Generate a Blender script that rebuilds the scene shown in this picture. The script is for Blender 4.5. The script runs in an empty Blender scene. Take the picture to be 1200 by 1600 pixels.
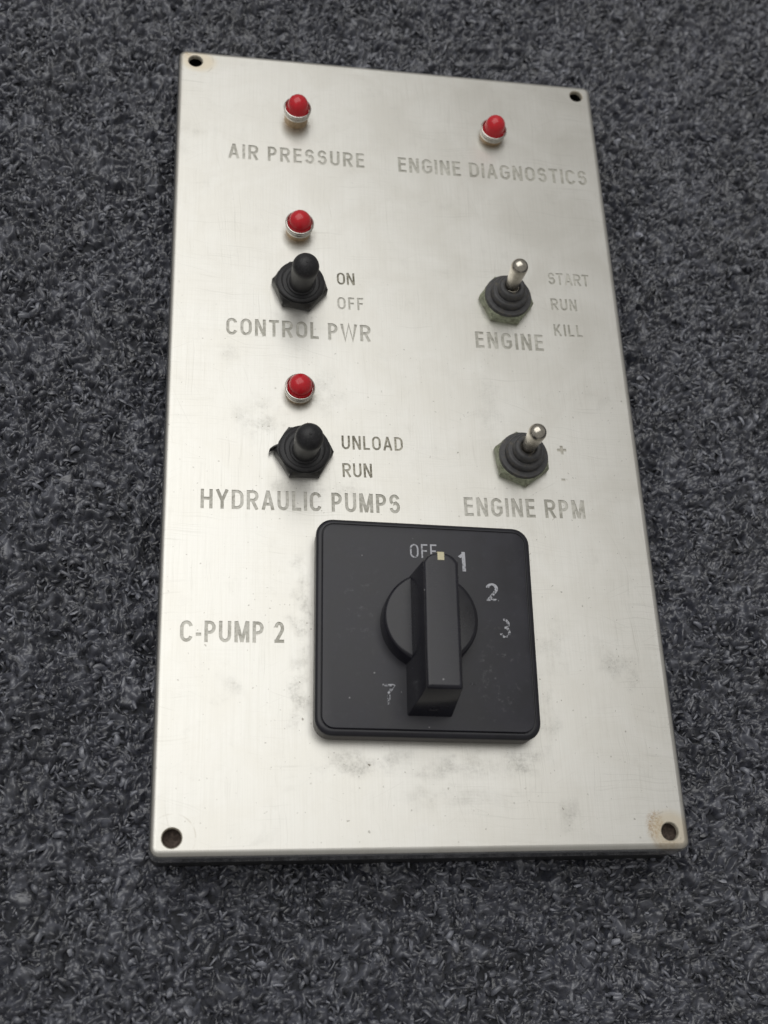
import bpy, math, random
import numpy as np
from mathutils import Vector, Matrix, geometry

random.seed(7)
rng = np.random.default_rng(11)
PI = math.pi
S = 0.001                      # everything below is written in millimetres
ZT = 21.0                      # height of the steel face above the carpet backing
scene = bpy.context.scene
col = scene.collection

# ------------------------------------------------------------------ camera
cam = bpy.data.cameras.new("camera")
cam.sensor_fit = 'HORIZONTAL'
cam.sensor_width = 36.0
cam.lens = 36.0 * 1891.57 / 1200.0
cam.clip_start = 0.01
cam.clip_end = 20.0
R = Matrix(((0.985339398707583, -0.03767531411159034, 0.16639362986950887),
            (0.031612012414268954, -0.9181036583869566, -0.3950776545502351),
            (0.16765127504936614, 0.39454561607042066, -0.9034527142088085)))
camo = bpy.data.objects.new("camera", cam)
rot = Matrix((R[0], -Vector(R[1]), -Vector(R[2]))).transposed()
camo.matrix_world = Matrix.Translation(Vector((-70.12974, -180.90658, 329.68685 + ZT)) * S) @ rot.to_4x4()
cam.dof.use_dof = True
cam.dof.focus_distance = 0.362
cam.dof.aperture_fstop = 19.0
col.objects.link(camo)
scene.camera = camo

# ------------------------------------------------------------------ light
world = bpy.data.worlds.new("World")
scene.world = world
world.use_nodes = True
bg = world.node_tree.nodes["Background"]
bg.inputs["Color"].default_value = (1.0, 0.975, 0.93, 1)
bg.inputs["Strength"].default_value = 0.26


def area(name, loc, target, sx, sy, power, color):
    l = bpy.data.lights.new(name, 'AREA')
    l.shape = 'RECTANGLE'
    l.size, l.size_y = sx, sy
    l.energy = power
    l.color = color
    o = bpy.data.objects.new(name, l)
    o.location = loc
    o.rotation_euler = (Vector(target) - Vector(loc)).to_track_quat('-Z', 'Y').to_euler()
    col.objects.link(o)
    return o


area("ceiling_light", (-0.58, 0.58, 1.65), (-0.5, 0.4, 0), 2.15, 1.95, 20.3, (1.0, 0.992, 0.965))

scene.view_settings.view_transform = 'Standard'
scene.view_settings.look = 'None'
scene.view_settings.exposure = 0.0
scene.view_settings.gamma = 1.0


# ------------------------------------------------------------------ material helpers
class NT:
    def __init__(self, name):
        self.m = bpy.data.materials.new(name)
        self.m.use_nodes = True
        self.t = self.m.node_tree
        self.b = self.t.nodes["Principled BSDF"]
        tc = self.t.nodes.new("ShaderNodeTexCoord")
        v = self.t.nodes.new("ShaderNodeVectorMath")
        v.operation = 'SCALE'
        v.inputs["Scale"].default_value = 1000.0
        self.t.links.new(tc.outputs["Object"], v.inputs[0])
        self.mm = v.outputs[0]          # object coordinates in millimetres

    def put(self, sock, v):
        if isinstance(v, bpy.types.NodeSocket):
            self.t.links.new(v, sock)
        elif v is not None:
            if hasattr(sock.default_value, "__len__") and not hasattr(v, "__len__"):
                v = (v, v, v)
            if hasattr(v, "__len__") and len(v) == 3 and len(sock.default_value) == 4:
                v = (*v, 1)
            sock.default_value = v

    def math(self, op, a, b=None, c=None, clamp=False):
        n = self.t.nodes.new("ShaderNodeMath")
        n.operation = op
        n.use_clamp = clamp
        self.put(n.inputs[0], a)
        if b is not None:
            self.put(n.inputs[1], b)
        if c is not None:
            self.put(n.inputs[2], c)
        return n.outputs[0]

    def vmath(self, op, a, b=None):
        n = self.t.nodes.new("ShaderNodeVectorMath")
        n.operation = op
        self.put(n.inputs[0], a)
        if b is not None:
            self.put(n.inputs[1], b)
        return n.outputs["Value"] if op in ('LENGTH', 'DISTANCE') else n.outputs[0]

    def noise(self, scale, detail=3, rough=0.55, vec=None, stretch=None, offset=None, dist=0.0):
        v = vec or self.mm
        if stretch:
            v = self.vmath('MULTIPLY', v, stretch)
        if offset:
            v = self.vmath('ADD', v, offset)
        n = self.t.nodes.new("ShaderNodeTexNoise")
        self.put(n.inputs["Vector"], v)
        n.inputs["Scale"].default_value = scale
        n.inputs["Detail"].default_value = detail
        n.inputs["Roughness"].default_value = rough
        n.inputs["Distortion"].default_value = dist
        return n.outputs["Fac"]

    def ramp(self, v, a, b, to0=0.0, to1=1.0):
        n = self.t.nodes.new("ShaderNodeMapRange")
        n.interpolation_type = 'SMOOTHSTEP'
        self.put(n.inputs[0], v)
        n.inputs[1].default_value = a
        n.inputs[2].default_value = b
        n.inputs[3].default_value = to0
        n.inputs[4].default_value = to1
        return n.outputs[0]

    def mix(self, f, a, b):
        n = self.t.nodes.new("ShaderNodeMix")
        n.data_type = 'RGBA'
        self.put(n.inputs[0], f)
        self.put(n.inputs[6], a)
        self.put(n.inputs[7], b)
        return n.outputs[2]

    def bump(self, h, strength, dist=0.0001):
        n = self.t.nodes.new("ShaderNodeBump")
        self.put(n.inputs["Height"], h)
        n.inputs["Strength"].default_value = strength
        n.inputs["Distance"].default_value = dist
        self.t.links.new(n.outputs[0], self.b.inputs["Normal"])

    def set(self, **kw):
        for k, v in kw.items():
            self.put(self.b.inputs[k.replace("_", " ")], v)
        return self.m

    def spot(self, x, y, rx, ry, inner=0.3, outer=1.0, vec=None):
        d = self.vmath('SUBTRACT', vec or self.mm, (x, y, 0))
        d = self.vmath('MULTIPLY', d, (1 / rx, 1 / ry, 0))
        return self.ramp(self.vmath('LENGTH', d), inner, outer, 1.0, 0.0)

    def ring(self, x, y, r, w):
        d = self.vmath('SUBTRACT', self.mm, (x, y, 0))
        d = self.vmath('MULTIPLY', d, (1, 1, 0))
        l = self.math('ABSOLUTE', self.math('SUBTRACT', self.vmath('LENGTH', d), r))
        return self.ramp(l, 0, w, 1.0, 0.0)


HX, HY = 75.0, 137.228
HOLES = [(-69.06, 132.08, 2.38), (69.06, 132.08, 2.33), (-69.06, -132.08, 2.55), (69.06, -132.08, 2.45)]
LEDS = [(-34.28, 109.96, 6.2, "topmost red indicator lamp standing tall on a tan collar above AIR PRESSURE"),
        (35.28, 109.88, 4.2, "red indicator lamp above the words ENGINE DIAGNOSTICS"),
        (-33.9, 63.2, 5.0, "red indicator lamp just above the ON and OFF toggle"),
        (-34.3, 2.6, 3.9, "red indicator lamp above the UNLOAD and RUN toggle")]
TOGS = [(-33.8, 40.88), (34.83, 40.3), (-33.2, -18.7), (35.08, -18.0)]
SW = (0.906, -75.05)
SWROT = -0.02336


def steel():
    n = NT("brushed_stainless_steel")
    vert = n.noise(1.0, 4, 0.65, stretch=(2.6, 0.045, 1.0))
    vert2 = n.noise(1.0, 3, 0.6, stretch=(1.3, 0.035, 1.0), offset=(31, 7, 0))
    hori = n.noise(1.0, 4, 0.65, stretch=(0.04, 2.4, 1.0), offset=(3, 40, 0))
    region = n.ramp(n.noise(0.018, 2, 0.5, offset=(11, 3, 0)), 0.42, 0.6)
    brush = n.math('ADD', n.math('MULTIPLY', vert, 0.8), n.math('MULTIPLY', n.math('MULTIPLY', hori, region), 0.7))
    cloud = n.noise(0.05, 5, 0.6, dist=0.6)
    blotch = n.ramp(n.noise(0.11, 6, 0.72, offset=(50, 9, 0), dist=0.4), 0.55, 0.78)
    fine = n.noise(1.6, 4, 0.75)
    base = n.mix(n.ramp(cloud, 0.3, 0.7), (0.70, 0.686, 0.642), (0.765, 0.756, 0.72))
    base = n.mix(n.math('MULTIPLY', n.ramp(vert, 0.35, 0.75), 0.17), base, (0.52, 0.505, 0.46))
    base = n.mix(n.math('MULTIPLY', n.math('MULTIPLY', n.ramp(hori, 0.4, 0.75), region), 0.13), base, (0.50, 0.485, 0.44))
    base = n.mix(n.math('MULTIPLY', n.ramp(vert2, 0.5, 0.72), 0.11), base, (0.55, 0.53, 0.46))
    base = n.mix(n.math('MULTIPLY', blotch, 0.20), base, (0.44, 0.43, 0.40))
    # ragged outline for the stains
    wn = n.t.nodes.new("ShaderNodeTexNoise")
    n.put(wn.inputs["Vector"], n.mm)
    wn.inputs["Scale"].default_value = 0.16
    wn.inputs["Detail"].default_value = 5
    ragged = n.vmath('ADD', n.mm, n.vmath('MULTIPLY', n.vmath('SUBTRACT', wn.outputs["Color"], (.5, .5, .5)), (15, 13, 0)))
    # grey smudges left round the rotary switch and the toggles
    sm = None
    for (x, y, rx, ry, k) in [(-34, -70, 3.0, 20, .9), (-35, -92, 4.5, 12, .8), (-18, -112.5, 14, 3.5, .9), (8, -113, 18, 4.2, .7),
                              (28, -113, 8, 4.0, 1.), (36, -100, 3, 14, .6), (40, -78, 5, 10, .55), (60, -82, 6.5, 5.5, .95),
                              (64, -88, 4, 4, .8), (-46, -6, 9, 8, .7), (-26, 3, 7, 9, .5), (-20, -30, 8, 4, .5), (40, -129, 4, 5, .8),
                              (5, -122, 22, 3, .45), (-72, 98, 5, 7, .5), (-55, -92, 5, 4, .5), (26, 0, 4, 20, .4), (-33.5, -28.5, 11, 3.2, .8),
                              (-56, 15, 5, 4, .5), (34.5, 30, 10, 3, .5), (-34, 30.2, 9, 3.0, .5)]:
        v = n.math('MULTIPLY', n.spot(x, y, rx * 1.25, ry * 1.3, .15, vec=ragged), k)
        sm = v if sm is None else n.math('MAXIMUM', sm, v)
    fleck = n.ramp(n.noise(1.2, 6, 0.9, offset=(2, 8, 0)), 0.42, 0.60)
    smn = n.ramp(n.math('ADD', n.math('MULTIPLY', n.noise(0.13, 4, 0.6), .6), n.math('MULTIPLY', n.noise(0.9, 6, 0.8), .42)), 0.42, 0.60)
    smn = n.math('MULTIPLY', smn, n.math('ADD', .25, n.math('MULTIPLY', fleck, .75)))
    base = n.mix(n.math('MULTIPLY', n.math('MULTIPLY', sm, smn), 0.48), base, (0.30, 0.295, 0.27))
    # hairline scratches at several angles
    for i, (ang, th, k) in enumerate(((0.35, .64, .22), (1.2, .65, .2), (-.5, .65, .2), (1.55, .61, .26), (0.02, .60, .26))):
        mp = n.t.nodes.new("ShaderNodeMapping")
        n.put(mp.inputs["Vector"], n.mm)
        mp.inputs["Rotation"].default_value = (0, 0, ang)
        bend = n.noise(0.03, 2, .5, offset=(i * 9, 3, 0))
        wv = n.vmath('ADD', mp.outputs[0], n.vmath('MULTIPLY', bend, (0, 9, 0)))
        sn = n.noise(1.0, 2, 0.6, vec=wv, stretch=(0.022, 2.2, 1), offset=(i * 17, 5, 0))
        msk = n.ramp(n.noise(0.035, 3, .6, offset=(7, i * 13, 0)), .47, .62)
        base = n.mix(n.math('MULTIPLY', n.math('MULTIPLY', n.ramp(sn, th, th + .06), msk), k), base, (0.42, 0.41, 0.37))
    # grime ringed round the lamp collars
    gr = None
    for (x, y, h, _) in LEDS:
        v = n.spot(x + .4, y - .6, 6.6, 6.4, 0.5, 1.0)
        gr = v if gr is None else n.math('MAXIMUM', gr, v)
    grn = n.ramp(n.noise(0.7, 5, 0.75, offset=(9, 9, 0)), 0.36, 0.62)
    base = n.mix(n.math('MULTIPLY', n.math('MULTIPLY', gr, grn), 0.5), base, (0.28, 0.245, 0.19))
    # rust and washer marks round the corner holes
    ru = n.math('MAXIMUM', n.spot(65.0, -130.5, 3.6, 5.4, 0.35), n.math('MULTIPLY', n.spot(68, -135.6, 6, 2.6, .3), .5))
    ru = n.math('MAXIMUM', ru, n.math('MULTIPLY', n.spot(-71.9, 134.6, 2.6, 2.2, .2), .8))
    run = n.ramp(n.noise(1.1, 6, 0.8), 0.40, 0.62)
    base = n.mix(n.math('MULTIPLY', n.math('MULTIPLY', ru, run), 0.95), base, (0.36, 0.21, 0.08))
    tan = n.math('MAXIMUM', n.spot(69.2, -132, 7.4, 7.0, .55), n.spot(-68.0, 132, 7.6, 5.6, .5))
    base = n.mix(n.math('MULTIPLY', tan, 0.6), base, (0.66, 0.57, 0.42))
    wash = n.math('MAXIMUM', n.ring(-69.06, 132.08, 6.1, .35), n.math('MAXIMUM', n.ring(69.06, -132.08, 5.6, .4), n.ring(-69.06, -132.08, 6.2, .3)))
    washn = n.ramp(n.noise(0.22, 3, .6, offset=(4, 2, 0)), 0.45, 0.6)
    base = n.mix(n.math('MULTIPLY', n.math('MULTIPLY', wash, washn), 0.35), base, (0.36, 0.32, 0.25))
    # pits and specks
    for sc, th, k, off in ((0.33, 0.105, .85, (0, 0, 0)), (0.75, 0.15, .65, (13, 5, 0)), (0.14, 0.06, .9, (5, 21, 0)), (0.5, 0.13, .5, (71, 33, 0))):
        vo = n.t.nodes.new("ShaderNodeTexVoronoi")
        w = n.vmath('ADD', n.vmath('MULTIPLY', n.mm, (1, 1, 0)), off)
        nz = n.t.nodes.new("ShaderNodeTexNoise")
        n.put(nz.inputs["Vector"], n.mm)
        nz.inputs["Scale"].default_value = 1.3
        w = n.vmath('ADD', w, n.vmath('MULTIPLY', nz.outputs["Color"], (1.1, 1.1, 0)))
        n.put(vo.inputs["Vector"], w)
        vo.inputs["Scale"].default_value = sc
        sep = n.t.nodes.new("ShaderNodeSeparateColor")
        n.put(sep.inputs[0], vo.outputs["Color"])
        pick = n.math('GREATER_THAN', sep.outputs[0], 0.62)
        size = n.math('MULTIPLY', sep.outputs[1], th)
        dot = n.math('LESS_THAN', vo.outputs["Distance"], size)
        low = n.t.nodes.new("ShaderNodeSeparateXYZ")
        n.put(low.inputs[0], n.mm)
        zone = n.ramp(low.outputs[1], 60, -10, .15, 1.0)
        base = n.mix(n.math('MULTIPLY', n.math('MULTIPLY', n.math('MULTIPLY', pick, dot), zone), n.math('MULTIPLY', n.math('ADD', .6, n.math('MULTIPLY', sm, .6)), k)), base, (0.17, 0.15, 0.12))
    rgh = n.math('ADD', n.math('MULTIPLY', cloud, 0.10), n.math('ADD', 0.36, n.math('MULTIPLY', n.math('MULTIPLY', sm, smn), 0.12)))
    sx = n.t.nodes.new("ShaderNodeSeparateXYZ")
    n.put(sx.inputs[0], n.mm)
    rgh = n.math('MULTIPLY', rgh, n.ramp(sx.outputs[2], -.9, -.1, .5, 1.0))    # the folded edge is smoother than the brushed face
    n.bump(n.math('ADD', brush, n.math('MULTIPLY', fine, 0.35)), 0.22, 0.00006)
    return n.set(Base_Color=base, Metallic=1.0, Roughness=rgh)


def plain(name, base, rough, metallic=0.0, var=0.25, vscale=0.8, bump=0.0, bscale=3.0, dirt=None, dirtamt=0.5, dscale=.5, **kw):
    n = NT(name)
    v = n.noise(vscale, 5, 0.65)
    c = n.mix(n.ramp(v, 0.3, 0.7), tuple(x * (1 - var) for x in base), tuple(min(1, x * (1 + var)) for x in base))
    if dirt:
        d = n.ramp(n.noise(dscale, 6, 0.75, offset=(17, 4, 3)), 0.5, 0.68)
        c = n.mix(n.math('MULTIPLY', d, dirtamt), c, dirt)
    r = n.math('ADD', n.math('MULTIPLY', v, 0.2), rough - 0.1)
    if bump:
        n.bump(n.noise(bscale, 4, 0.7), bump)
    return n.set(Base_Color=c, Roughness=r, Metallic=metallic, **kw)


def switch_plastic(name, base, rough, smear=0.35):
    n = NT(name)
    v = n.noise(0.12, 5, 0.6)
    c = n.mix(n.ramp(v, 0.3, 0.7), tuple(x * .8 for x in base), tuple(x * 1.25 for x in base))
    chalk = n.ramp(n.noise(0.45, 6, 0.72, offset=(3, 14, 2)), 0.54, 0.72)
    zone = n.math('MAXIMUM', n.spot(20, -14, 9, 18, .2), n.math('MULTIPLY', n.spot(-20, 4, 8, 16, .2), .6))
    c = n.mix(n.math('MULTIPLY', n.math('MULTIPLY', chalk, n.math('ADD', zone, .12)), smear * .9), c, (0.26, 0.26, 0.28))
    arc = n.noise(1.0, 3, 0.6, stretch=(.25, 3.2, 1))
    r = n.math('ADD', n.math('MULTIPLY', v, .16), n.math('ADD', rough - .08, n.math('MULTIPLY', arc, 0.06)))
    vo = n.t.nodes.new("ShaderNodeTexVoronoi")
    n.put(vo.inputs["Vector"], n.mm)
    vo.inputs["Scale"].default_value = 0.28
    sep = n.t.nodes.new("ShaderNodeSeparateColor")
    n.put(sep.inputs[0], vo.outputs["Color"])
    dot = n.math('MULTIPLY', n.math('LESS_THAN', vo.outputs["Distance"], n.math('MULTIPLY', sep.outputs[1], .07)), n.math('GREATER_THAN', sep.outputs[0], .6))
    c = n.mix(n.math('MULTIPLY', dot, .6), c, (.4, .4, .42))
    n.bump(n.noise(6.0, 3, .6), 0.03)
    return n.set(Base_Color=c, Roughness=r, Specular_IOR_Level=0.5)


def worn_print(name, lo):
    n = NT(name)
    f = n.noise(1.5, 5, 0.8)
    g = n.noise(0.16, 2, 0.5, offset=(7, 1, 0))
    k = n.ramp(n.math('ADD', n.math('MULTIPLY', f, .8), n.math('MULTIPLY', g, .45)), lo, lo + .07)
    n.set(Base_Color=n.mix(k, (0.018, 0.018, 0.025), (0.52, 0.53, 0.58)), Roughness=0.5)
    return n.m


def red_lens():
    n = NT("red_lens_plastic")
    v = n.noise(.6, 3, .5)
    return n.set(Base_Color=n.mix(v, (0.82, 0.018, 0.034), (0.92, 0.030, 0.05)), Roughness=0.26, Transmission_Weight=0.3, IOR=1.45,
                 Subsurface_Weight=0.25, Subsurface_Radius=(0.003, 0.0004, 0.0003), Subsurface_Scale=0.6, Specular_IOR_Level=.5, Coat_Weight=.5, Coat_Roughness=.12)


def legend_mat(name, dark, light):
    n = NT(name)
    a = n.noise(0.9, 5, 0.75)
    b = n.noise(0.09, 3, 0.6, offset=(5, 5, 0))
    k = n.ramp(n.math('ADD', n.math('MULTIPLY', a, .6), n.math('MULTIPLY', b, .5)), 0.42, 0.68)
    c = n.mix(k, dark, light)
    return n.set(Base_Color=c, Roughness=0.55, Metallic=0.75)


def carpet_mat():
    n = NT("charcoal_carpet_yarn")
    a = n.noise(0.55, 3, 0.6)
    b = n.noise(0.03, 3, 0.6)
    c = n.mix(n.ramp(n.math('ADD', n.math('MULTIPLY', a, .6), n.math('MULTIPLY', b, .4)), 0.33, 0.68), (0.013, 0.015, 0.023), (0.054, 0.058, 0.082))
    at = n.t.nodes.new("ShaderNodeAttribute")
    at.attribute_name = "tone"
    c = n.mix(at.outputs["Fac"], c, (0.36, 0.375, 0.44))
    n.bump(n.noise(3.2, 3, .7), 0.45, 0.0002)
    return n.set(Base_Color=c, Roughness=0.25, Specular_IOR_Level=1.0, Coat_Weight=.15, Coat_Roughness=.2, Sheen_Weight=0.2, Sheen_Roughness=0.5)


M_STEEL = steel()
M_LEG = legend_mat("engraved_grime", (0.38, 0.37, 0.325), (0.64, 0.63, 0.58))
M_LEG_D = legend_mat("engraved_dark_grime", (0.15, 0.14, 0.105), (0.52, 0.50, 0.43))
M_LEG_P = legend_mat("engraved_pale", (0.46, 0.44, 0.38), (0.66, 0.645, 0.59))
M_BOX = plain("black_back_box", (0.018, 0.018, 0.02), 0.5)
M_HOLE = plain("hole_edge_steel", (0.62, 0.58, 0.49), 0.36, 0.35, dirt=(.30, .22, .13), dirtamt=.5, dscale=.6)
M_NUT_B = plain("black_nut_rubber", (0.018, 0.018, 0.019), 0.42, bump=.25, bscale=2.0, dirt=(.12, .115, .095), dirtamt=.55, dscale=.45)
M_NUT_G = plain("olive_corroded_nut", (0.30, 0.325, 0.235), 0.5, 0.15, var=.4, bump=.35, bscale=1.5, dirt=(.08, .055, .035), dirtamt=.7, dscale=.35)
M_BOOT = plain("black_rubber_boot", (0.017, 0.017, 0.020), 0.48, var=.3, bump=.18, bscale=3.5, dirt=(.12, .12, .12), dirtamt=.3, dscale=2.2)
M_BOOT_G = plain("grey_rubber_boot", (0.060, 0.060, 0.064), 0.48, var=.25, bump=.15, bscale=3.0, dirt=(.17, .145, .09), dirtamt=.35, dscale=.6)
M_LEVER = plain("nickel_lever", (0.60, 0.565, 0.50), 0.24, 1.0, var=.12, bump=.05, dirt=(.34, .30, .24), dirtamt=.4, dscale=.7)
M_RIM = plain("nickel_lamp_rim", (0.68, 0.655, 0.61), 0.27, 1.0, var=.1)
M_COLLAR = plain("tan_lamp_collar", (0.50, 0.37, 0.235), 0.36, 0.6, var=.2, dirt=(.22, .13, .07), dirtamt=.5, dscale=.5)
M_LENS = red_lens()
M_PLAS = switch_plastic("black_switch_face", (0.017, 0.017, 0.025), 0.31)
M_RIMP = switch_plastic("black_switch_rim", (0.014, 0.014, 0.020), 0.32, .2)
M_KNOB = switch_plastic("black_knob_plastic", (0.014, 0.014, 0.021), 0.22, .2)
M_GASK = plain("grey_black_base", (0.085, 0.08, 0.077), 0.5, dirt=(.15, .14, .12), dirtamt=.4)
M_PRINT = worn_print("worn_white_print", 0.54)
M_PRINT_X = worn_print("half_gone_white_print", 0.615)
M_PRINT_W = worn_print("nearly_gone_white_print", 0.58)
M_MARK = plain("ivory_pointer_paint", (0.74, 0.68, 0.46), 0.45, var=.1)
M_CARP = carpet_mat()
M_BACK = plain("charcoal_carpet_backing", (0.030, 0.032, 0.040), 0.8, var=.6, vscale=.35, bump=.6, bscale=.4)


# ------------------------------------------------------------------ mesh helpers
def make(name, verts, faces, mat, parent=None, loc=(0, 0, 0), smooth=False, rotz=0.0, label=None, flat_from=None):
    me = bpy.data.meshes.new(name)
    me.from_pydata([(x * S, y * S, z * S) for x, y, z in verts], [], faces)
    me.materials.append(mat)
    if smooth is True:
        me.shade_smooth()
    elif isinstance(smooth, (int, float)) and smooth:
        me.shade_smooth()
        me.set_sharp_from_angle(angle=smooth)
    o = bpy.data.objects.new(name, me)
    o.location = Vector(loc) * S
    o.rotation_euler = (0, 0, rotz)
    if parent:
        o.parent = parent
    if label:
        o['label'] = label
    col.objects.link(o)
    return o


def rrect(hx, hy, r, z, n=7, cx=0, cy=0):
    pts = []
    for sx, sy, a0 in ((1, 1, 0), (-1, 1, 90), (-1, -1, 180), (1, -1, 270)):
        for k in range(n + 1):
            a = math.radians(a0 + 90 * k / n)
            pts.append((cx + sx * (hx - r) + r * math.cos(a), cy + sy * (hy - r) + r * math.sin(a), z))
    return pts


def loft(loops, cap0=False, cap1=False):
    V, F = [], []
    n = len(loops[0])
    for L in loops:
        V += L
    for i in range(len(loops) - 1):
        for k in range(n):
            a, b = i * n + k, i * n + (k + 1) % n
            F.append((a, b, b + n, a + n))
    if cap0:
        F.append(tuple(reversed(range(n))))
    if cap1:
        F.append(tuple(range((len(loops) - 1) * n, len(loops) * n)))
    return V, F


def lathe(prof, n=40, path=None):
    """prof: (radius, height); path(height) -> centre, direction for leaning shapes"""
    loops = []
    for r, z in prof:
        L = []
        for k in range(n):
            a = 2 * PI * k / n
            p = Vector((r * math.cos(a), r * math.sin(a), 0))
            if path:
                c, q = path(z)
                p = c + q @ p
            else:
                p.z = z
            L.append(tuple(p))
        loops.append(L)
    # profile runs upwards on the outside: loft gives outward normals
    V, F = loft(loops, cap0=prof[0][0] > 1e-4, cap1=prof[-1][0] > 1e-4)
    return V, F


def join(parts):
    V, F = [], []
    for v, f in parts:
        o = len(V)
        V += list(v)
        F += [tuple(i + o for i in q) for q in f]
    return V, F


# ------------------------------------------------------------------ letter strokes (own condensed engraver's capitals)
def arc(cx, cy, rx, ry, a0, a1, n=10):
    return [(cx + rx * math.cos(math.radians(a0 + (a1 - a0) * k / n)), cy + ry * math.sin(math.radians(a0 + (a1 - a0) * k / n))) for k in range(n + 1)]


INK = dict(A=.60, C=.56, D=.56, E=.46, F=.44, G=.58, H=.56, I=.125, K=.57, L=.43, M=.67, N=.56, O=.58, P=.50, R=.56, S=.52, T=.52, U=.55, W=.86, Y=.60)
INK.update({'-': .23, '2': .44, '1': .26, '3': .46, '5': .46, '7': .46, '+': .5})


def glyph(ch, t):
    """list of (polyline, closed) centre lines in a box INK[ch] wide and 1 high"""
    w = INK[ch]
    h = t / 2
    l, r, b, u = h, w - h, h, 1 - h
    m = (l + r) / 2
    rx = (r - l) / 2
    if ch == 'A':
        k = .30
        f = lambda y: (m - l) * (y / 1.0)
        return [([(l - h * .1, 0), (m, 1.0)], 0), ([(r + h * .1, 0), (m, 1.0)], 0), ([(l + .13, k), (r - .13, k)], 0)]
    if ch == 'C':
        return [(arc(m, u - .25, rx, .25, 15, 180) + arc(m, b + .25, rx, .25, 180, 345), 0)]
    if ch == 'G':
        return [(arc(m, u - .25, rx, .25, 18, 180) + arc(m, b + .25, rx, .25, 180, 350)[:-1] + [(r, .24), (r, .48)], 0), ([(m - .0, .47), (w, .47)], 0)]
    if ch == 'D':
        return [([(l, 0), (l, 1)], 0), ([(l, b), (l + .16, b)] + arc(l + .16, b + .28, r - l - .16, .28, -90, 0)[1:] + arc(l + .16, u - .28, r - l - .16, .28, 0, 90) + [(l, u)], 0)]
    if ch == 'E':
        return [([(l, 0), (l, 1)], 0), ([(l, u), (w, u)], 0), ([(l, b), (w, b)], 0), ([(l, .53), (w - .03, .53)], 0)]
    if ch == 'F':
        return [([(l, 0), (l, 1)], 0), ([(l, u), (w, u)], 0), ([(l, .51), (w - .05, .51)], 0)]
    if ch == 'H':
        return [([(l, 0), (l, 1)], 0), ([(r, 0), (r, 1)], 0), ([(l, .52), (r, .52)], 0)]
    if ch == 'I':
        return [([(w / 2, 0), (w / 2, 1)], 0)]
    if ch == 'K':
        return [([(l, 0), (l, 1)], 0), ([(l, .34), (r - .02, 1)], 0), ([(l + .16, .55), (r + .01, 0)], 0)]
    if ch == 'L':
        return [([(l, 0), (l, 1)], 0), ([(l, b), (w, b)], 0)]
    if ch == 'M':
        return [([(l, 0), (l, 1)], 0), ([(r, 0), (r, 1)], 0), ([(l + .02, 1), (m, 0.02)], 0), ([(r - .02, 1), (m, 0.02)], 0)]
    if ch == 'N':
        return [([(l, 0), (l, 1)], 0), ([(r, 0), (r, 1)], 0), ([(l + .01, 1), (r - .01, 0)], 0)]
    if ch == 'O':
        return [(arc(m, u - .27, rx, .27, 0, 180, 14) + arc(m, b + .27, rx, .27, 180, 360, 14), 1)]
    if ch in 'PR':
        k = .455 if ch == 'P' else .485
        ry = (u - k) / 2
        s = [([(l, 0), (l, 1)], 0), ([(l, u), (r - ry * .85, u)] + arc(r - ry * .85, u - ry, ry * .85, ry, 90, -90)[1:] + [(l, k)], 0)]
        if ch == 'R':
            s.append(([(m - .02, k), (r + .0, 0)], 0))
        return s
    if ch == 'S':
        a = arc(m, u - .225, rx * .95, .225, 12, 250, 14)
        c = arc(m, b + .245, rx, .245, 70, -168, 14)
        return [(a + c, 0)]
    if ch == 'T':
        return [([(0, u), (w, u)], 0), ([(m, 0), (m, u)], 0)]
    if ch == 'U':
        return [([(l, 1), (l, b + .25)] + arc(m, b + .25, rx, .25, 180, 360, 12)[1:-1] + [(r, b + .25), (r, 1)], 0)]
    if ch == 'W':
        return [([(l - .02, 1), (w * .27, 0), (m, .97), (w * .73, 0), (r + .02, 1)], 0)]
    if ch == 'Y':
        return [([(l - .01, 1), (m, .42)], 0), ([(r + .01, 1), (m, .42)], 0), ([(m, 0), (m, .45)], 0)]
    if ch == '-':
        return [([(0, .36), (w, .36)], 0)]
    if ch == '+':
        return [([(0, .5), (w, .5)], 0), ([(w / 2, .5 - w / 2), (w / 2, .5 + w / 2)], 0)]
    if ch == '2':
        return [(arc(m, u - .24, rx, .24, 170, -35, 14) + [(l + .01, b)], 0), ([(l - h, b), (w, b)], 0)]
    if ch == '1':
        return [([(r, 0), (r, 1)], 0), ([(r, .88), (l - .02, .72)], 0)]
    if ch == '3':
        return [(arc(m, u - .215, rx * .92, .215, 165, -85, 12), 0), (arc(m, b + .245, rx, .245, 92, -165, 12), 0)]
    if ch == '5':
        return [([(r - .02, u), (l + .06, u), (l + .01, .50)], 0), (arc(m, b + .255, rx, .255, 140, -165, 14), 0)]
    if ch == '7':
        return [([(0, u), (r, u)], 0), ([(r + .01, u + h * .6), (m - .02, .55), (l + .14, 0)], 0)]
    raise KeyError(ch)


def stroke_quads(pl, closed, t):
    P = [Vector(p) for p in pl]
    Q = [P[0]]
    for p in P[1:]:
        if (p - Q[-1]).length > 1e-5:
            Q.append(p)
    if closed and (Q[0] - Q[-1]).length < 1e-5:
        Q.pop()
    P = Q
    n = len(P)
    L, Rr = [], []
    for i in range(n):
        dirs = []
        if i > 0 or closed:
            dirs.append((P[i] - P[i - 1]).normalized())
        if i < n - 1 or closed:
            dirs.append((P[(i + 1) % n] - P[i]).normalized())
        nn = [Vector((-d.y, d.x)) for d in dirs]
        v = sum(nn, Vector((0, 0)))
        v.normalize()
        k = min(1.0 / max(v.dot(nn[0]), .35), 1.7)
        L.append(P[i] + v * (t / 2 * k))
        Rr.append(P[i] - v * (t / 2 * k))
    out = []
    for i in range(n if closed else n - 1):
        j = (i + 1) % n
        out.append([tuple(L[i]), tuple(Rr[i]), tuple(Rr[j]), tuple(L[j])])
    return out


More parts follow.
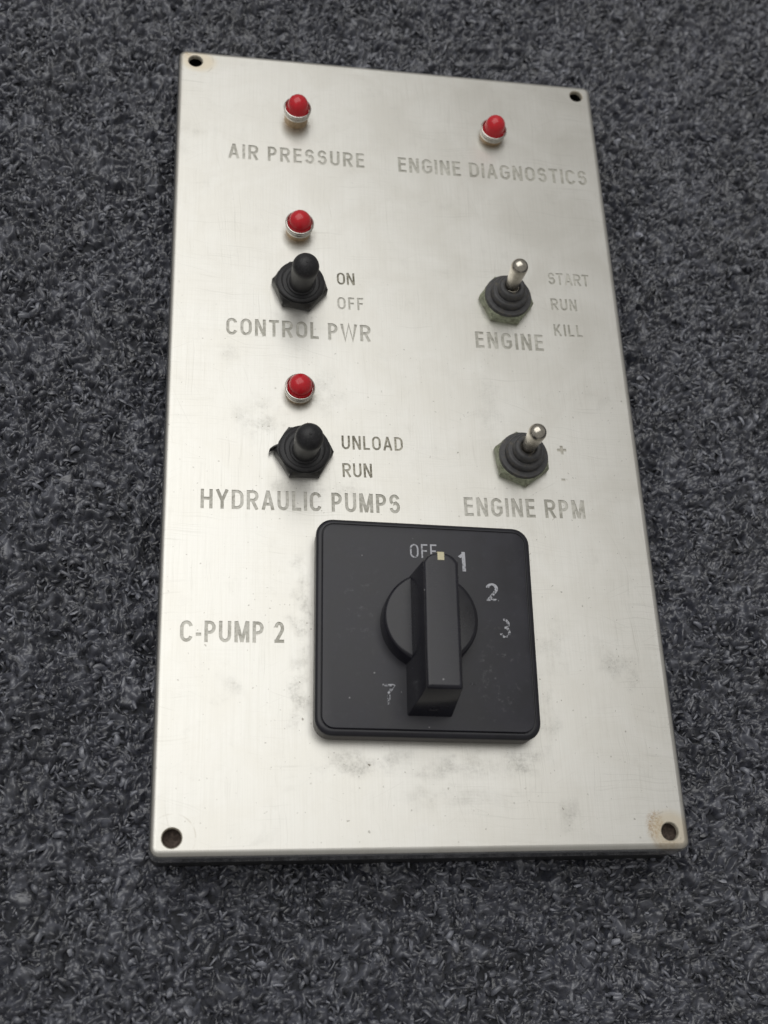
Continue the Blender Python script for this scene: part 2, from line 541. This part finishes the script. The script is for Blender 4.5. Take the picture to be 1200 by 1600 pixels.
def text_quads(text, x0, y0, x1, y1, h, t):
    """letters fitted between (x0,y0) and (x1,y1) on the base line, h mm high"""
    W = math.hypot(x1 - x0, y1 - y0) / h
    ux, uy = (x1 - x0) / (W * h), (y1 - y0) / (W * h)
    ink = sum(INK[c] for c in text if c != ' ')
    gaps = len(text.replace(' ', '')) - 1
    sp = text.count(' ') * .34
    g = (W - ink - sp) / gaps if gaps else 0
    x = 0
    out = []
    for c in text:
        if c == ' ':
            x += .34
            continue
        for pl, cl in glyph(c, t):
            for q in stroke_quads(pl, cl, t):
                out.append([(x0 + ((x + px) * ux - py * uy) * h, y0 + ((x + px) * uy + py * ux) * h) for px, py in q])
        x += INK[c] + g
    return out


LEGENDS = [('AIR PRESSURE', -57.2, 91.25, -10.86, 91.54, 6.05), ('ENGINE DIAGNOSTICS', 1.03, 91.12, 69.05, 91.66, 6.2),
           ('ON', -21.35, 43.40, -15.53, 43.55, 4.62), ('OFF', -21.42, 33.95, -12.88, 34.12, 4.62),
           ('CONTROL PWR', -56.97, 22.2, -10.91, 22.43, 6.12), ('START', 50.75, 48.91, 65.16, 49.0, 4.62),
           ('RUN', 50.8, 38.77, 59.76, 38.85, 4.5), ('KILL', 50.88, 28.66, 60.66, 28.79, 4.5), ('ENGINE', 23.75, 22.4, 46.67, 22.55, 6.15),
           ('UNLOAD', -21.25, -16.40, -2.13, -16.15, 4.7), ('RUN', -21.2, -25.82, -12.08, -25.65, 4.7),
           ('HYDRAULIC PUMPS', -63.68, -37.58, -3.96, -37.28, 6.25), ('+', 47.7, -16.6, 50.7, -16.5, 6.0), ('-', 48.03, -26.0, 50.76, -25.95, 5.6),
           ('ENGINE RPM', 16.05, -37.35, 54.57, -37.06, 6.2), ('C-PUMP 2', -68.5, -78.5, -39.28, -78.45, 6.28)]


def circle(cx, cy, r, n=28):
    return [(cx + r * math.cos(2 * PI * k / n), cy + r * math.sin(2 * PI * k / n)) for k in range(n)]


def cdt(outer, holes, quads):
    """triangulate outer minus holes; returns verts, tris, owner (-1 plate, k quad group)"""
    pts, idx, edges = [], {}, []

    def add(p):
        k = (round(p[0], 4), round(p[1], 4))
        if k not in idx:
            idx[k] = len(pts)
            pts.append(Vector(k))
        return idx[k]

    for loop in [outer] + holes + [q for q, _ in quads]:
        ids = [add(p) for p in loop]
        for a, b in zip(ids, ids[1:] + ids[:1]):
            if a != b:
                edges.append((a, b))
    vs, es, fs, *_ = geometry.delaunay_2d_cdt(pts, edges, [], 0, 1e-5)
    V = np.array([tuple(v) for v in vs])
    T = np.array([f for f in fs])
    C = V[T].mean(1)
    owner = np.full(len(T), -1)
    if quads:
        Q = np.array([q for q, _ in quads])
        G = np.array([g for _, g in quads])
        for g in np.unique(G):
            q = Q[G == g]
            lo, hi = q.min((0, 1)), q.max((0, 1))
            cand = np.where(((C > lo) & (C < hi)).all(1))[0]
            c = C[cand]
            e = np.roll(q, -1, 1) - q
            d = c[:, None, None, :] - q[None]
            cr = e[None, ..., 0] * d[..., 1] - e[None, ..., 1] * d[..., 0]
            inside = ((cr > 0).all(2) | (cr < 0).all(2)).any(1)
            owner[cand[inside]] = g
    for hl in holes:
        H = np.array(hl)
        c0 = H.mean(0)
        r = np.linalg.norm(H[0] - c0)
        owner[np.linalg.norm(C - c0, axis=1) < r * .985] = -2
    # orient counter-clockwise
    a, b, c = V[T[:, 0]], V[T[:, 1]], V[T[:, 2]]
    neg = ((b - a)[:, 0] * (c - a)[:, 1] - (b - a)[:, 1] * (c - a)[:, 0]) < 0
    T[neg] = T[neg][:, ::-1]
    return V, T, owner


# ------------------------------------------------------------------ carpet
me = bpy.data.meshes.new("carpet")
me.from_pydata([(-2.5, -2.5, 0), (2.5, -2.5, 0), (2.5, 2.5, 0), (-2.5, 2.5, 0)], [], [(0, 1, 2, 3)])
me.materials.append(M_BACK)
carpet = bpy.data.objects.new("carpet", me)
carpet['kind'] = 'structure'
col.objects.link(carpet)


def pile():
    def field(x0, x1, y0, y1, pitch):
        gx, gy = np.meshgrid(np.arange(x0, x1, pitch), np.arange(y0, y1, pitch))
        p = np.stack([gx.ravel(), gy.ravel()], 1)
        return p + rng.uniform(-.62, .62, p.shape) * pitch
    near = field(-215, 250, -250, 280, 1.75)

    def inframe(p):     # ground the camera sees, with a margin
        k = (p[:, 1] + 183) / 380
        return (p[:, 0] > -122 - 32 * k) & (p[:, 0] < 110 + 72 * k) & (p[:, 1] > -196) & (p[:, 1] < 178 + .14 * (p[:, 0] + 140) + 12)
    near = near[inframe(near * .88 + np.array([0, 0]))]
    P = near
    big = np.ones(len(near))
    keep = ~((np.abs(P[:, 0]) < HX - 3) & (np.abs(P[:, 1]) < HY - 3))
    # leave a little pile under the open corner holes
    for hx, hy, r in HOLES:
        keep |= np.hypot(P[:, 0] - hx, P[:, 1] - hy) < 9
    P, big = P[keep], big[keep]
    n = len(P)
    lowf = (np.sin(P[:, 0] * .13 + np.sin(P[:, 1] * .11) * 1.7) + np.sin(P[:, 1] * .17 + np.sin(P[:, 0] * .19) * 1.3) + np.sin((P[:, 0] + P[:, 1]) * .41) * .6) / 2.6
    NS, NC = 5, 4
    t = np.linspace(0, 1, NS)
    th0 = rng.uniform(.05, .95, n)
    kap = rng.uniform(.9, 3.3, n)
    L = rng.uniform(2.0, 4.4, n) * big
    ph = rng.uniform(0, 2 * PI, n)
    tau = rng.normal(0, 1.1, n)
    w = rng.uniform(.42, 1.2, n) ** 1.0 * rng.choice([1.0, 1.0, 1.7], n) * big
    bl = w * rng.uniform(.3, .6, n)
    z0 = rng.uniform(-.9, 1.7, n) + lowf * .7
    th = th0[:, None] + kap[:, None] * t
    fi = ph[:, None] + tau[:, None] * t
    T = np.stack([np.sin(th) * np.cos(fi), np.sin(th) * np.sin(fi), np.cos(th)], -1)
    N = np.stack([-np.cos(th) * np.cos(fi), -np.cos(th) * np.sin(fi), np.sin(th)], -1)
    B = np.stack([-np.sin(fi), np.cos(fi), np.zeros_like(fi)], -1)
    roll = rng.normal(0, .6, n)[:, None, None]
    N, B = N * np.cos(roll) + B * np.sin(roll), B * np.cos(roll) - N * np.sin(roll)
    c = np.zeros((n, NS, 3))
    step = (T[:, 1:] + T[:, :-1]) * .5 * (L / (NS - 1))[:, None, None]
    c[:, 1:] = np.cumsum(step, 1)
    c[..., 0] += P[:, None, 0]
    c[..., 1] += P[:, None, 1]
    c[..., 2] += z0[:, None]
    u = np.linspace(-PI / 2, PI / 2, NC)
    prof = np.sin(PI * (0.20 + .64 * t)) ** .6
    V = (c[:, :, None, :] + (N[:, :, None, :] * (np.cos(u)[None, None, :, None] * (bl[:, None] * prof)[:, :, None, None]))
         + B[:, :, None, :] * (np.sin(u)[None, None, :, None] * (w[:, None] * .5 * prof)[:, :, None, None]))
    V = V.reshape(-1, 3) * S
    q = []
    for i in range(NS - 1):
        for j in range(NC - 1):
            a = i * NC + j
            q.append((a, a + 1, a + NC + 1, a + NC))
    q = np.array(q)
    F = (q[None] + (np.arange(n) * NS * NC)[:, None, None]).reshape(-1, 4)
    # crumpled bed of matted loops between the standing tufts
    g = .46
    X, Y = np.meshgrid(np.arange(-172, 200, g), np.arange(-200, 212, g))

    def vnoise(x, y, sc, seed):
        r = np.random.default_rng(seed).uniform(-1, 1, (256, 256))
        x, y = x / sc + 300, y / sc + 300
        ix, iy = np.floor(x).astype(int), np.floor(y).astype(int)
        fx, fy = x - ix, y - iy
        fx, fy = fx * fx * (3 - 2 * fx), fy * fy * (3 - 2 * fy)
        a, b_ = r[ix % 256, iy % 256], r[(ix + 1) % 256, iy % 256]
        c_, d = r[ix % 256, (iy + 1) % 256], r[(ix + 1) % 256, (iy + 1) % 256]
        return (a * (1 - fx) + b_ * fx) * (1 - fy) + (c_ * (1 - fx) + d * fx) * fy

    def bed(X, Y):
        wx = X + 1.3 * vnoise(X, Y, 2.4, 1) + 2.0 * vnoise(X, Y, 7, 2)
        wy = Y + 1.3 * vnoise(X, Y, 2.4, 3) + 2.0 * vnoise(X, Y, 7, 4)
        hgt = 1.0 - np.abs(vnoise(wx, wy, 2.1, 5)) * 1.5
        hgt2 = np.abs(vnoise(wx * 1.2 + wy * .4, wy - wx * .3, 1.4, 6))
        pit = np.clip(vnoise(wx, wy, 3.4, 10) - .15, 0, 1) * 4.0
        Z = -.9 + 3.4 * np.abs(vnoise(wx, wy, 2.4, 7)) ** .75 + 2.5 * hgt2 ** .75 + .8 * hgt + .8 * vnoise(X, Y, 5.5, 8) - pit
        return Z, np.clip(.03 + .34 * vnoise(wx, wy, 1.6, 9).ravel(), 0, 1)
    Z, tone_g = bed(X, Y)
    ny, nx = X.shape
    hid = (np.abs(X) < HX - 4) & (np.abs(Y) < HY - 4)
    for hx, hy, r in HOLES:
        hid &= np.hypot(X - hx, Y - hy) > 9
    hid |= ~inframe(np.stack([X.ravel(), Y.ravel()], 1)).reshape(X.shape)
    idx = np.arange(nx * ny).reshape(ny, nx)
    okq = ~(hid[:-1, :-1] & hid[1:, 1:])
    FG = np.stack([idx[:-1, :-1], idx[:-1, 1:], idx[1:, 1:], idx[1:, :-1]], -1)[okq]
    used, inv = np.unique(FG, return_inverse=True)
    VG = np.stack([X.ravel(), Y.ravel(), Z.ravel()], 1)[used] * S
    tone_g = tone_g[used]
    F = np.vstack([F, inv.reshape(-1, 4) + len(V)])
    V = np.vstack([V, VG])
    # coarser bed for the carpet that carries on outside the picture
    g2 = 1.35
    X, Y = np.meshgrid(np.arange(-430, 470, g2), np.arange(-460, 500, g2))
    Z, tone_o = bed(X, Y)
    Z = Z * 1.35 + rng.uniform(-.8, .8, X.shape)
    ny, nx = X.shape
    hid = inframe(np.stack([X.ravel(), Y.ravel()], 1)).reshape(X.shape) | ((np.abs(X) < HX - 4) & (np.abs(Y) < HY - 4))
    idx = np.arange(nx * ny).reshape(ny, nx)
    okq = ~(hid[:-1, :-1] & hid[1:, 1:])
    FG = np.stack([idx[:-1, :-1], idx[:-1, 1:], idx[1:, 1:], idx[1:, :-1]], -1)[okq]
    used, inv = np.unique(FG, return_inverse=True)
    F = np.vstack([F, inv.reshape(-1, 4) + len(V)])
    V = np.vstack([V, np.stack([X.ravel(), Y.ravel(), Z.ravel()], 1)[used] * S])
    tone_g = np.concatenate([tone_g, tone_o[used] * .45])
    me = bpy.data.meshes.new("carpet_pile")
    me.vertices.add(len(V))
    me.vertices.foreach_set("co", V.astype(np.float32).ravel())
    me.loops.add(F.size)
    me.loops.foreach_set("vertex_index", F.astype(np.int32).ravel())
    me.polygons.add(len(F))
    me.polygons.foreach_set("loop_start", (np.arange(len(F)) * 4).astype(np.int32))
    me.update(calc_edges=True)
    me.shade_smooth()
    me.materials.append(M_CARP)
    tone = np.clip(rng.normal(.05 + .14 * lowf, .22, n), 0, 1)
    at = me.attributes.new("tone", 'FLOAT', 'POINT')
    at.data.foreach_set("value", np.concatenate([np.repeat(tone, NS * NC), tone_g]).astype(np.float32))
    o = bpy.data.objects.new("carpet_pile", me)
    o['kind'] = 'stuff'
    col.objects.link(o)
    print("tufts", n, "tris", len(F) * 2)


pile()

# ------------------------------------------------------------------ control panel
panel = bpy.data.objects.new("control_panel", None)
panel.empty_display_size = .02
panel['label'] = "brushed steel control panel with red lamps, toggles and rotary switch, on dark carpet"
panel['category'] = "control panel"
col.objects.link(panel)
O = (0, 0, ZT)
BR, RC, LIP = 2.0, 2.9, -8.3

outer = [p[:2] for p in rrect(HX - BR, HY - BR, RC - BR, 0)]
quads = []
for g, (txt, x0, y0, x1, y1, h) in enumerate(LEGENDS):
    for q in text_quads(txt, x0, y0, x1, y1, h, .152 if h > 5.8 else .14):
        quads.append((q, g))
hole_loops = [circle(x, y, r + .28) for x, y, r in HOLES]
V, T, owner = cdt(outer, hole_loops, quads)
plate_v = [(x, y, 0.0) for x, y in V]
plate_f = [tuple(t) for t in T[owner == -1]]
# bend, flange, bottom lip, inside
loops = []
for k in range(9):
    a = PI / 2 * k / 8
    i = BR * (1 - math.sin(a))
    loops.append(rrect(HX - i, HY - i, RC - i, -BR * (1 - math.cos(a))))
loops += [rrect(HX, HY, RC, LIP + .35), rrect(HX + .05, HY + .05, RC, LIP + .2), rrect(HX - .02, HY - .02, RC, LIP), rrect(HX - 1.3, HY - 1.3, 1.6, LIP), rrect(HX - 1.3, HY - 1.3, 1.6, -1.6)]
bend = loft([list(reversed(L)) for L in loops])
uV, uT, uo = cdt([p[:2] for p in rrect(HX - 1.3, HY - 1.3, 1.6, 0)], [circle(x, y, r) for x, y, r in HOLES], [])
under = ([(x, y, -1.6) for x, y in uV], [tuple(t[::-1]) for t in uT[uo == -1]])
pv, pf = join([(plate_v, plate_f), bend, under])
make("steel_faceplate", pv, pf, M_STEEL, panel, O, smooth=math.radians(35))

# engraved words: sunk floors and their walls
ED = -0.2
edge_owner = {}
for ti, t in enumerate(T):
    for a, b in ((t[0], t[1]), (t[1], t[2]), (t[2], t[0])):
        edge_owner[(int(a), int(b))] = int(owner[ti])
for g, (txt, *_r) in enumerate(LEGENDS):
    tt = T[owner == g]
    ids = {}
    lv, lf = [], []

    def vid(i, z):
        k = (int(i), z)
        if k not in ids:
            ids[k] = len(lv)
            lv.append((V[i][0], V[i][1], z))
        return ids[k]
    for t in tt:
        lf.append(tuple(vid(i, ED) for i in t))
        for a, b in ((t[0], t[1]), (t[1], t[2]), (t[2], t[0])):
            if edge_owner.get((int(b), int(a)), -1) != g:
                lf.append((vid(b, ED), vid(a, ED), vid(a, 0.0), vid(b, 0.0)))
    word = {'+': 'plus sign', '-': 'minus sign'}.get(txt, txt)
    make("engraved_legend", lv, lf, M_LEG_D if txt in ("ON", "UNLOAD", "RUN") and _r[0] < 0 else M_LEG_P if txt in "+-" else M_LEG, panel, O, label="engraved lettering reading %s" % word if txt not in '+-' else "engraved " + word)

# corner holes
for hx, hy, r in HOLES:
    prof = [(r, -1.62), (r, -.32), (r + .08, -.16), (r + .29, .012)]
    loops = [[(p[0] * math.cos(2 * PI * k / 28), p[0] * math.sin(2 * PI * k / 28), p[1]) for k in range(28)] for p in prof]
    v, f = loft(loops)
    make("mounting_hole", v, [tuple(reversed(q)) for q in f], M_HOLE, panel, (hx, hy, ZT), smooth=True)

# brown foam blocks behind the two lower holes
M_FOAM = plain("dark_brown_foam", (0.10, 0.075, 0.062), 0.85, var=.5, vscale=.9, bump=.8, bscale=1.2)
for hx, hy in ((-69.06, -132.08), (69.06, -132.08)):
    gv, gf = [], []
    for j in range(13):
        for i in range(13):
            gv.append(((i - 6) * .62, (j - 6) * .62, -3.6 + random.uniform(-.45, .45)))
    for j in range(12):
        for i in range(12):
            a = j * 13 + i
            gf.append((a, a + 1, a + 14, a + 13))
    n0 = len(gv)
    gv += [(-3.72, -3.72, -7.5), (3.72, -3.72, -7.5), (3.72, 3.72, -7.5), (-3.72, 3.72, -7.5)]
    gf += [(0, n0, n0 + 1, 12), (12, n0 + 1, n0 + 2, 168), (168, n0 + 2, n0 + 3, 156), (156, n0 + 3, n0, 0), (n0 + 3, n0 + 2, n0 + 1, n0)]
    make("foam_block", gv, gf, M_FOAM, panel, (hx, hy, ZT), smooth=math.radians(60))

# black box behind the steel face
z0, z1 = -8.36, -19.6
bb = loft([list(reversed(rrect(HX - .25, HY - .25, 2.6, z0))), list(reversed(rrect(HX - .25, HY - .25, 2.6, z1 + .6))), list(reversed(rrect(HX - .7, HY - .7, 2.2, z1))),
           list(reversed(rrect(HX - 2.6, HY - 2.6, 1.6, z1))), list(reversed(rrect(HX - 2.6, HY - 2.6, 1.6, z0))), list(reversed(rrect(HX - .25, HY - .25, 2.6, z0)))])
make("back_box", bb[0], bb[1], M_BOX, panel, O, smooth=math.radians(35))


# ------------------------------------------------------------------ indicator lamps
def indicator(x, y, h, label):
    up = {6.2: 1.2, 4.2: 1.8, 5.0: .75, 3.9: .95}[h]
    prof = [(4.05, -.05), (4.05, h - 2.7), (4.15, h - 2.6)]
    v, f = lathe(prof, 44)
    lamp = make("indicator_light", v, f, M_COLLAR, panel, (x, y, ZT), smooth=math.radians(40), label=label)
    prof = [(4.1, h - 2.75), (4.42, h - 2.6), (4.5, h - 2.2), (4.5, h - 1.5), (4.36, h - 1.3), (4.36, h - 1.12), (4.62, h - .98), (4.72, h - .6), (4.68, h - .22), (4.52, h - .02), (4.3, h + .02), (4.16, h - .1), (4.08, h - .5), (4.02, h - 1.0), (3.3, h - 1.1)]
    v, f = lathe(prof, 48)
    f = f[:-2]
    r = make("lamp_rim", v, f, M_RIM, lamp, (0, 0, 0), smooth=math.radians(50))
    # moulded lens: grooved skirt under a frosted dome
    R0 = 3.46
    k = 1.0 if up > 1 else 1.045
    prof = [(3.92, h - 1.0), (3.9, h - .35), (3.82, h - .1), (3.7, h + up * .15), (3.64, h + up * .3), (3.66, h + up * .38), (3.59, h + up * .52), (3.60, h + up * .62), (3.54, h + up * .8), (R0 * k, h + up)]
    for i in range(1, 12):
        a = PI / 2 * i / 12
        prof.append((R0 * k * math.cos(a), h + up + R0 * math.sin(a)))
    prof.append((0.0, h + up + R0 * 1.0))
    v, f = lathe(prof, 48)
    make("lens", v, f, M_LENS, lamp, (0, 0, 0), smooth=math.radians(60))
    # lamp inside the lens, seen dimly through the red plastic
    prof = [(2.3, h - 1.0), (2.3, h + .8), (1.6, h + 1.8), (0, h + 2.3)]
    v, f = lathe(prof, 24)
    make("bulb", v, f, M_COLLAR, lamp, (0, 0, 0), smooth=True)


for x, y, h, lab in LEDS:
    indicator(x, y, h, lab)


# ------------------------------------------------------------------ toggle switches
def hexnut(rad, h, rot, low=0.35):
    loops = []
    for z, k in ((0, .955), (low, 1.0), (h - .95, 1.0), (h, .90), (h, .74)):
        L = []
        for i in range(6):
            a0, a1 = rot + PI / 3 * i, rot + PI / 3 * (i + 1)
            p0, p1 = Vector((math.cos(a0), math.sin(a0))), Vector((math.cos(a1), math.sin(a1)))
            for s in (.0, .06, .3, .5, .7, .94):
                p = p0.lerp(p1, s) * rad
                lim = rad * k
                if p.length > lim:
                    p = p.normalized() * lim
                L.append((p.x, p.y, z))
        loops.append(L)
    return loft(loops, True, True)


def lean(z_pivot, dx, dy, zt, z_from):
    d = Vector((dx, dy, zt - z_pivot)).normalized()
    full = Vector((0, 0, 1)).rotation_difference(d)

    def f(z):
        k = max(0.0, min(1.0, (z - z_from) / 3.0))
        k = k * k * (3 - 2 * k)
        c = Vector((0, 0, z_pivot)) + d * (z - z_pivot) * 1.0
        base = Vector((0, 0, z))
        return base.lerp(c, k), Matrix.Identity(3).lerp(full.to_matrix(), k)
    return f


def booted(x, y, rot, dx, dy, zt, label):
    v, f = hexnut(9.1, 3.5, rot)
    t = make("toggle_switch", v, f, M_NUT_B, panel, (x, y, ZT), smooth=math.radians(30), label=label)
    p = lean(-2, dx, dy, zt, 4.2)
    R0 = 4.18
    prof = [(7.55, 3.4), (7.75, 3.7), (7.75, 4.3), (7.5, 4.62), (6.5, 4.72), (6.25, 4.8), (6.2, 5.2), (6.0, 5.62), (5.5, 5.8), (4.95, 5.72), (4.75, 5.75), (4.65, 6.1), (4.45, 6.35), (3.95, 6.4), (3.72, 6.6), (3.62, 7.4),
            (3.7, 10), (3.86, 13), (4.02, 16), (4.12, zt - 1.4), (R0, zt)]
    for k in range(1, 13):
        a = PI / 2 * k / 13
        prof.append((R0 * math.cos(a), zt + R0 * math.sin(a)))
    prof += [(.42, zt + R0 - .02), (.36, zt + R0 + .1), (.2, zt + R0 + .13), (0, zt + R0 + .05)]
    v, f = lathe(prof, 44, p)
    make("rubber_boot", v, f, M_BOOT, t, (0, 0, 0), smooth=math.radians(55))
    return t


def bare(x, y, rot, dx, dy, zt, label):
    v, f = hexnut(9.1, 3.5, rot)
    t = make("toggle_switch", v, f, M_NUT_G, panel, (x, y, ZT), smooth=math.radians(30), label=label)
    prof = [(7.5, 3.3), (7.8, 3.5), (7.85, 4.3), (7.65, 4.75), (6.6, 4.85), (6.15, 4.9), (6.18, 5.6), (6.12, 6.7), (5.8, 7.25), (5.2, 7.38), (4.72, 7.3), (4.5, 7.4), (4.55, 8.4), (4.48, 9.6), (4.2, 10.2), (3.6, 10.42), (2.9, 10.35), (2.5, 10.1), (2.35, 9.2)]
    v, f = lathe(prof, 44)
    f = f[:-1]
    make("rubber_boot", v, f, M_BOOT_G, t, (0, 0, 0), smooth=math.radians(50))
    R0 = 2.78
    prof = [(2.0, 5.5), (2.02, 8.5), (2.14, 11), (2.35, 14), (2.6, 17), (2.74, zt - .8), (R0, zt)]
    for k in range(1, 12):
        a = PI / 2 * k / 12
        prof.append((R0 * math.cos(a), zt + R0 * .96 * math.sin(a)))
    prof.append((0, zt + R0 * .96))
    v, f = lathe(prof, 40, lean(-4, dx, dy, zt, -10))
    make("lever", v, f, M_LEVER, t, (0, 0, 0), smooth=True)
    # thin bright washer lip where the lever enters the rubber
    v, f = lathe([(2.02, 9.5), (2.32, 9.6), (2.26, 9.75), (2.05, 9.8)], 32)
    make("lever_collar", v, f[:-2], M_LEVER, t, (0, 0, 0), smooth=True)
    return t


booted(*TOGS[0], math.radians(-9), -.05, -5.05, 20, "black rubber booted toggle beside the words ON and OFF")
bare(*TOGS[1], math.radians(-7), -.6, .2, 20.3, "bare metal toggle with a green corroded nut beside START, RUN and KILL")
t3 = booted(*TOGS[2], math.radians(1), -.5, -4.8, 21.2, "black rubber booted toggle with a torn rubber tab beside UNLOAD and RUN")
bare(*TOGS[3], math.radians(-23), -.2, -.2, 20.0, "bare metal toggle with a dusty grey nut beside the plus and minus signs")
# torn flap of rubber sticking out on the left of the third nut
pts = [(-7.6, 1.6), (-8.6, 1.25), (-9.6, .75), (-10.35, .15), (-10.5, -.5)]
fv, ff = [], []
for i, (px, py) in enumerate(pts):
    th = .42 - .06 * i
    hgt = 3.0 - .15 * i
    for ox, oz in ((-th, .35), (th, .35), (th, hgt), (-th, hgt)):
        fv.append((px + ox * .5, py + ox, oz))
    if i:
        b = (i - 1) * 4
        for k in range(4):
            ff.append((b + k, b + (k + 1) % 4, b + 4 + (k + 1) % 4, b + 4 + k))
ff.append((0, 3, 2, 1))
ff.append((16, 17, 18, 19))
make("torn_rubber_tab", fv, ff, M_NUT_B, t3, (0, 0, 0))

# ------------------------------------------------------------------ rotary switch
loops = [rrect(31.7, 31.7, 4.6, -.03), rrect(31.7, 31.7, 4.6, 4.9), rrect(30.5, 30.5, 4.2, 4.95)]
v, f = loft(loops, True, True)
sw = make("rotary_switch", v, f, M_GASK, panel, (SW[0], SW[1], ZT), smooth=math.radians(35), rotz=SWROT, label="black square rotary switch with a tall bar knob and worn white numbers")
HS = 32.0
loops = [rrect(HS - .6, HS - .6, 4.6, 4.94), rrect(HS - .1, HS - .1, 4.9, 5.1), rrect(HS, HS, 5.0, 5.5), rrect(HS - .12, HS - .12, 4.9, 6.1), rrect(HS - .5, HS - .5, 4.6, 6.6), rrect(HS - 1.1, HS - 1.1, 4.1, 6.85),
         rrect(HS - 1.55, HS - 1.55, 3.7, 6.85), rrect(HS - 1.62, HS - 1.62, 3.65, 6.5), rrect(HS - 1.9, HS - 1.9, 3.5, 6.45)]
v, f = loft(loops, True, True)
make("switch_rim", v, f, M_RIMP, sw, (0, 0, 0), smooth=math.radians(40))
loops = [rrect(HS - 1.95, HS - 1.95, 3.5, 6.47), rrect(HS - 1.95, HS - 1.95, 3.5, 7.05), rrect(HS - 2.05, HS - 2.05, 3.4, 7.18), rrect(HS - 2.3, HS - 2.3, 3.2, 7.22)]
v, f = loft(loops, False, True)
make("switch_face", v, f, M_PLAS, sw, (0, 0, 0), smooth=math.radians(40))

# printed positions (worn paint, a hair above the face)
FZ = 7.25
ca, sa = math.cos(-SWROT), math.sin(-SWROT)
for txt, x0, y0, x1, h, t in (('OFF', -3.95, 20.72, 4.0, 4.35, .11), ('1', 10.3, 16.85, 12.45, 6.1, .125), ('2', 18.0, 7.9, 21.65, 5.45, .12),
                              ('3', 21.1, -3.3, 24.4, 5.85, .11), ('5', 10.9, -22.25, 13.6, 5.6, .11), ('7', -13.6, -22.9, -9.95, 5.8, .11)):
    if len(txt) == 1:
        sc = (x1 - x0) / INK[txt]
        qs = [[(x0 + px * sc, y0 + py * h) for px, py in q] for pl, cl in glyph(txt, t) for q in stroke_quads(pl, cl, t)]
    else:
        qs = text_quads(txt, x0, y0, x1, y0, h, t)
    if txt == '5':      # only the top of this number is left
        qs = [q for q in qs if min(p[1] for p in q) > y0 + h * .86]
    if txt == '3':
        qs = qs[3:]
    qs = [[(px * ca - py * sa, px * sa + py * ca) for px, py in q] for q in qs]
    xs = [p for q in qs for p in q]
    lo = (min(p[0] for p in xs) - 1, min(p[1] for p in xs) - 1)
    hi = (max(p[0] for p in xs) + 1, max(p[1] for p in xs) + 1)
    nv, nt, no = cdt([(lo[0], lo[1]), (hi[0], lo[1]), (hi[0], hi[1]), (lo[0], hi[1])], [], [(q, 0) for q in qs])
    make("printed_number" if txt != 'OFF' else "printed_word", [(x, y, FZ) for x, y in nv], [tuple(k) for k in nt[no == 0]], M_PRINT_X if txt == '3' else M_PRINT_W if txt in '57' else M_PRINT, sw, (0, 0, 0),
         label="worn white print reading %s" % txt)

# knob: round skirt and tall tapered bar
KX = -.05
prof = [(13.6, 7.2), (13.5, 12.9), (13.3, 13.6), (12.9, 13.95), (12.3, 14.05), (0, 14.05)]
v, f = lathe(prof, 64)
make("knob_skirt", v, f, M_KNOB, sw, (KX, .4, 0), smooth=math.radians(35))


def bar_loop(w, y0, y1, bow, z, r):
    """bar outline: square near end, bowed far end"""
    pts = [(-w, y0 + r), (-w + r * .3, y0 + r * .3), (-w + r, y0), (w - r, y0), (w - r * .3, y0 + r * .3), (w, y0 + r), (w, y1 - .8)]
    n = 10
    for k in range(n + 1):
        s = 1 - 2 * k / n
        pts.append((w * .985 * s, y1 - .8 + .8 * (1 - s ** 8) + bow * (1 - s * s)))
    pts.append((-w, y1 - .8))
    return [(x, y, z) for x, y in pts]


def bar_at(k, z, i=0.0):
    # k 0 bottom .. 1 top
    w = 6.35 + (4.85 - 6.35) * k - i
    return bar_loop(w, -26.2 + 2.5 * k + i, 13.6 - .9 * k - i, 2.0 - .1 * k, z, .5)


ZB, ZK = 7.26, 28.0
loops = [bar_at(0, ZB), bar_at(.5, (ZB + ZK) / 2), bar_at(.955, ZK - .95), bar_at(.985, ZK - .5, .12), bar_at(.995, ZK - .18, .32), bar_at(1, ZK - .03, .62), bar_at(1, ZK, 1.0)]
v, f = loft(loops, True, True)
make("knob_bar", v, f, M_KNOB, sw, (KX, 0, 0), smooth=math.radians(40))
# ivory pointer let into the far end of the bar
mk = loft([[(x, y, z) for x, y in ((-.92, 12.15), (.92, 12.15), (.92, ye), (-.92, ye))] for z, ye in ((25.6, 14.95), (27.4, 14.75), (27.8, 14.6), (28.06, 14.2))], True, True)
make("pointer_mark", mk[0], mk[1], M_MARK, sw, (KX, 0, 0))
# set-screw recess in the near end
yn = -26.2 + 2.5 * .28
v, f = lathe([(1.55, 0), (1.55, .16), (1.2, .16), (1.0, .02), (0, .02)], 24)
slope = math.atan2(2.5, ZK - ZB)
scr = make("set_screw", v, f, M_RIMP, sw, (KX, yn + .05, ZB + (ZK - ZB) * .28), smooth=math.radians(40))
scr.rotation_euler = (PI / 2 - slope, 0, 0)
